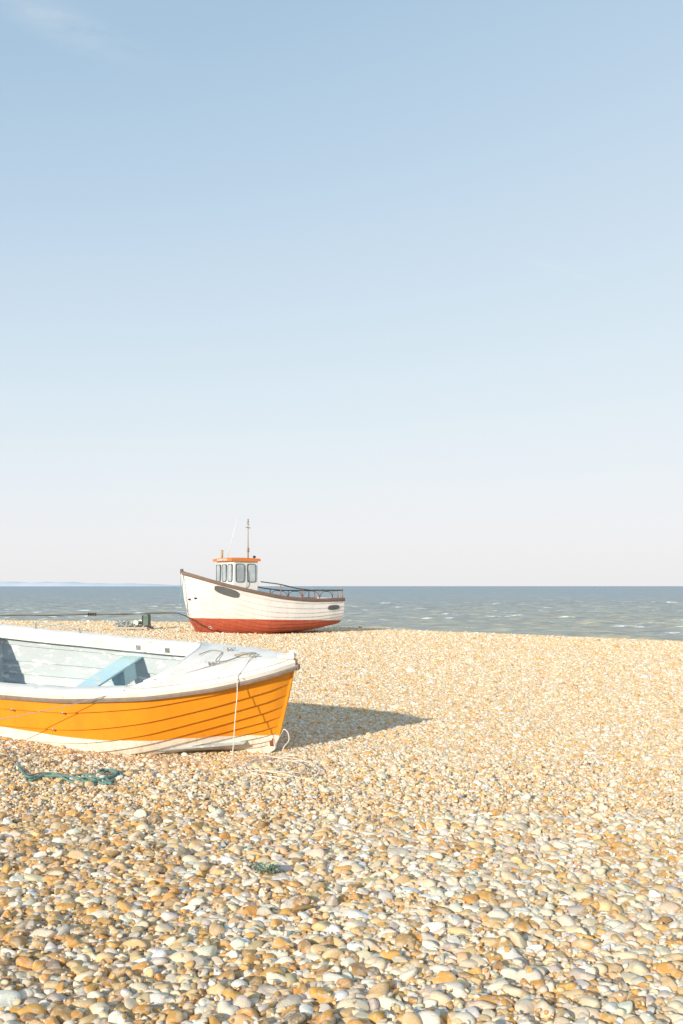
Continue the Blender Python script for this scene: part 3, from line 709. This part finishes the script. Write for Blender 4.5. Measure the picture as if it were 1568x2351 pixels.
mb=MB(); tube(mb,[(x-.05,y-.02,z),(x-.02,y-.012,z+.008),(x+.01,y,z+.01),(x+.035,y+.012,z+.010),(x+.058,y+.018,z+.004)],[.005,.011,.012,.009,.003],7); o=mk("driftwood",mb,simple("brown_driftwood",(.30,.20,.09),.9,0,40)); tag(o,"short piece of brown driftwood lying on pebbles","driftwood")

# ------------------------------------------------------------ light, sky, camera
EL=math.radians(17.5); hd=Vector((.49,.87,0)).normalized()
ld=Vector((hd.x*math.cos(EL),hd.y*math.cos(EL),-math.sin(EL)))
sl=bpy.data.lights.new("sun","SUN"); sl.energy=4.9; sl.angle=math.radians(.8); sl.color=(1,.89,.72)
so=link(bpy.data.objects.new("sun",sl)); so.rotation_euler=ld.to_track_quat('-Z','Y').to_euler()
w=bpy.data.worlds.new("World"); scene.world=w; w.use_nodes=True; nt=w.node_tree; nd=nt.nodes; lk=nt.links
bg=nd["Background"]
sky=nd.new("ShaderNodeTexSky"); sky.sky_type='NISHITA'; sky.sun_disc=False; sky.sun_elevation=EL; sky.sun_rotation=math.atan2(-hd.x,-hd.y); sky.air_density=1; sky.dust_density=1.5
tc=nd.new("ShaderNodeTexCoord"); sx=nd.new("ShaderNodeSeparateXYZ"); lk.new(tc.outputs["Generated"],sx.inputs[0])
def wm(op,a,b=0.,c=0.):
    x=nd.new("ShaderNodeMath"); x.operation=op
    for i,v in enumerate((a,b,c)):
        if hasattr(v,'links'): lk.new(v,x.inputs[i])
        else: x.inputs[i].default_value=v
    return x.outputs[0]
zz=wm('ADD',sx.outputs[2],wm('MULTIPLY',wm('MULTIPLY',sx.outputs[0],sx.outputs[2]),-.45))
rp=nd.new("ShaderNodeValToRGB"); el=rp.color_ramp.elements
stops=[(0,(239,238,239)),(.045,(239,239,242)),(.106,(233,239,244)),(.20,(219,233,242)),(.30,(205,223,238)),(.40,(189,212,232)),(.52,(169,198,222)),(1,(160,186,214))]
while len(el)<len(stops): el.new(.5)
for e,(p,c) in zip(el,stops): e.position=p; e.color=(*[v*1.03 for v in lin(c)],1)
lk.new(zz,rp.inputs[0])
sc_=nd.new("ShaderNodeVectorMath"); sc_.operation='SCALE'; sc_.inputs[3].default_value=.13; lk.new(sky.outputs[0],sc_.inputs[0])
mx=nd.new("ShaderNodeMix"); mx.data_type='RGBA'; mx.inputs[0].default_value=.94; lk.new(sc_.outputs[0],mx.inputs[6]); lk.new(rp.outputs[0],mx.inputs[7])
def dotn(vec):
    x=nd.new("ShaderNodeVectorMath"); x.operation='DOT_PRODUCT'; lk.new(tc.outputs["Generated"],x.inputs[0]); x.inputs[1].default_value=vec; return x.outputs["Value"]
ns=nd.new("ShaderNodeTexNoise"); ns.inputs["Scale"].default_value=9; ns.inputs["Detail"].default_value=8; ns.inputs["Roughness"].default_value=.62
mp=nd.new("ShaderNodeMapping"); mp.inputs["Rotation"].default_value=(0,-.38,0); mp.inputs["Scale"].default_value=(1,1,4.5); lk.new(tc.outputs["Generated"],mp.inputs[0]); lk.new(mp.outputs[0],ns.inputs[0])
r2=nd.new("ShaderNodeValToRGB"); r2.color_ramp.elements[0].position=.38; r2.color_ramp.elements[1].position=.72; lk.new(ns.outputs[0],r2.inputs[0])
def wisp(px,py,dx,dy,lu,lv):
    c=Vector(((px-CX)/F,1,(HZ-py)/F)).normalized(); a=Vector((dx,0,-dy)); a=(a-c*a.dot(c)).normalized(); bv=c.cross(a)
    uu=wm('DIVIDE',wm('SUBTRACT',dotn(tuple(a)),a.dot(c)),lu); vv=wm('DIVIDE',wm('SUBTRACT',dotn(tuple(bv)),bv.dot(c)),lv)
    q=wm('ADD',wm('MULTIPLY',uu,uu),wm('MULTIPLY',vv,vv)); return wm('POWER',2.718,wm('MULTIPLY',q,-1.0))
m1=wm('MULTIPLY',wisp(150,55,.93,.36,.055,.012),.42); m2=wm('MULTIPLY',wisp(1290,620,.93,.30,.03,.004),.22)
fac=wm('MULTIPLY',wm('ADD',m1,m2),r2.outputs[0])
cl=nd.new("ShaderNodeMix"); cl.data_type='RGBA'; lk.new(fac,cl.inputs[0]); lk.new(mx.outputs[2],cl.inputs[6]); cl.inputs[7].default_value=(.85,.86,.88,1)
lk.new(cl.outputs[2],bg.inputs[0]); bg.inputs[1].default_value=1.0

cam=bpy.data.cameras.new("camera"); co_=link(bpy.data.objects.new("camera",cam)); scene.camera=co_
co_.location=(0,0,CAMH); co_.rotation_euler=(math.radians(90),0,0)
cam.sensor_fit='VERTICAL'; cam.sensor_height=36; cam.lens=36*F/2352.0; cam.shift_y=170/2352.0; cam.clip_start=.05; cam.clip_end=60000
scene.view_settings.view_transform='Standard'; scene.view_settings.look='None'; scene.view_settings.exposure=0
bpy.context.view_layer.update()
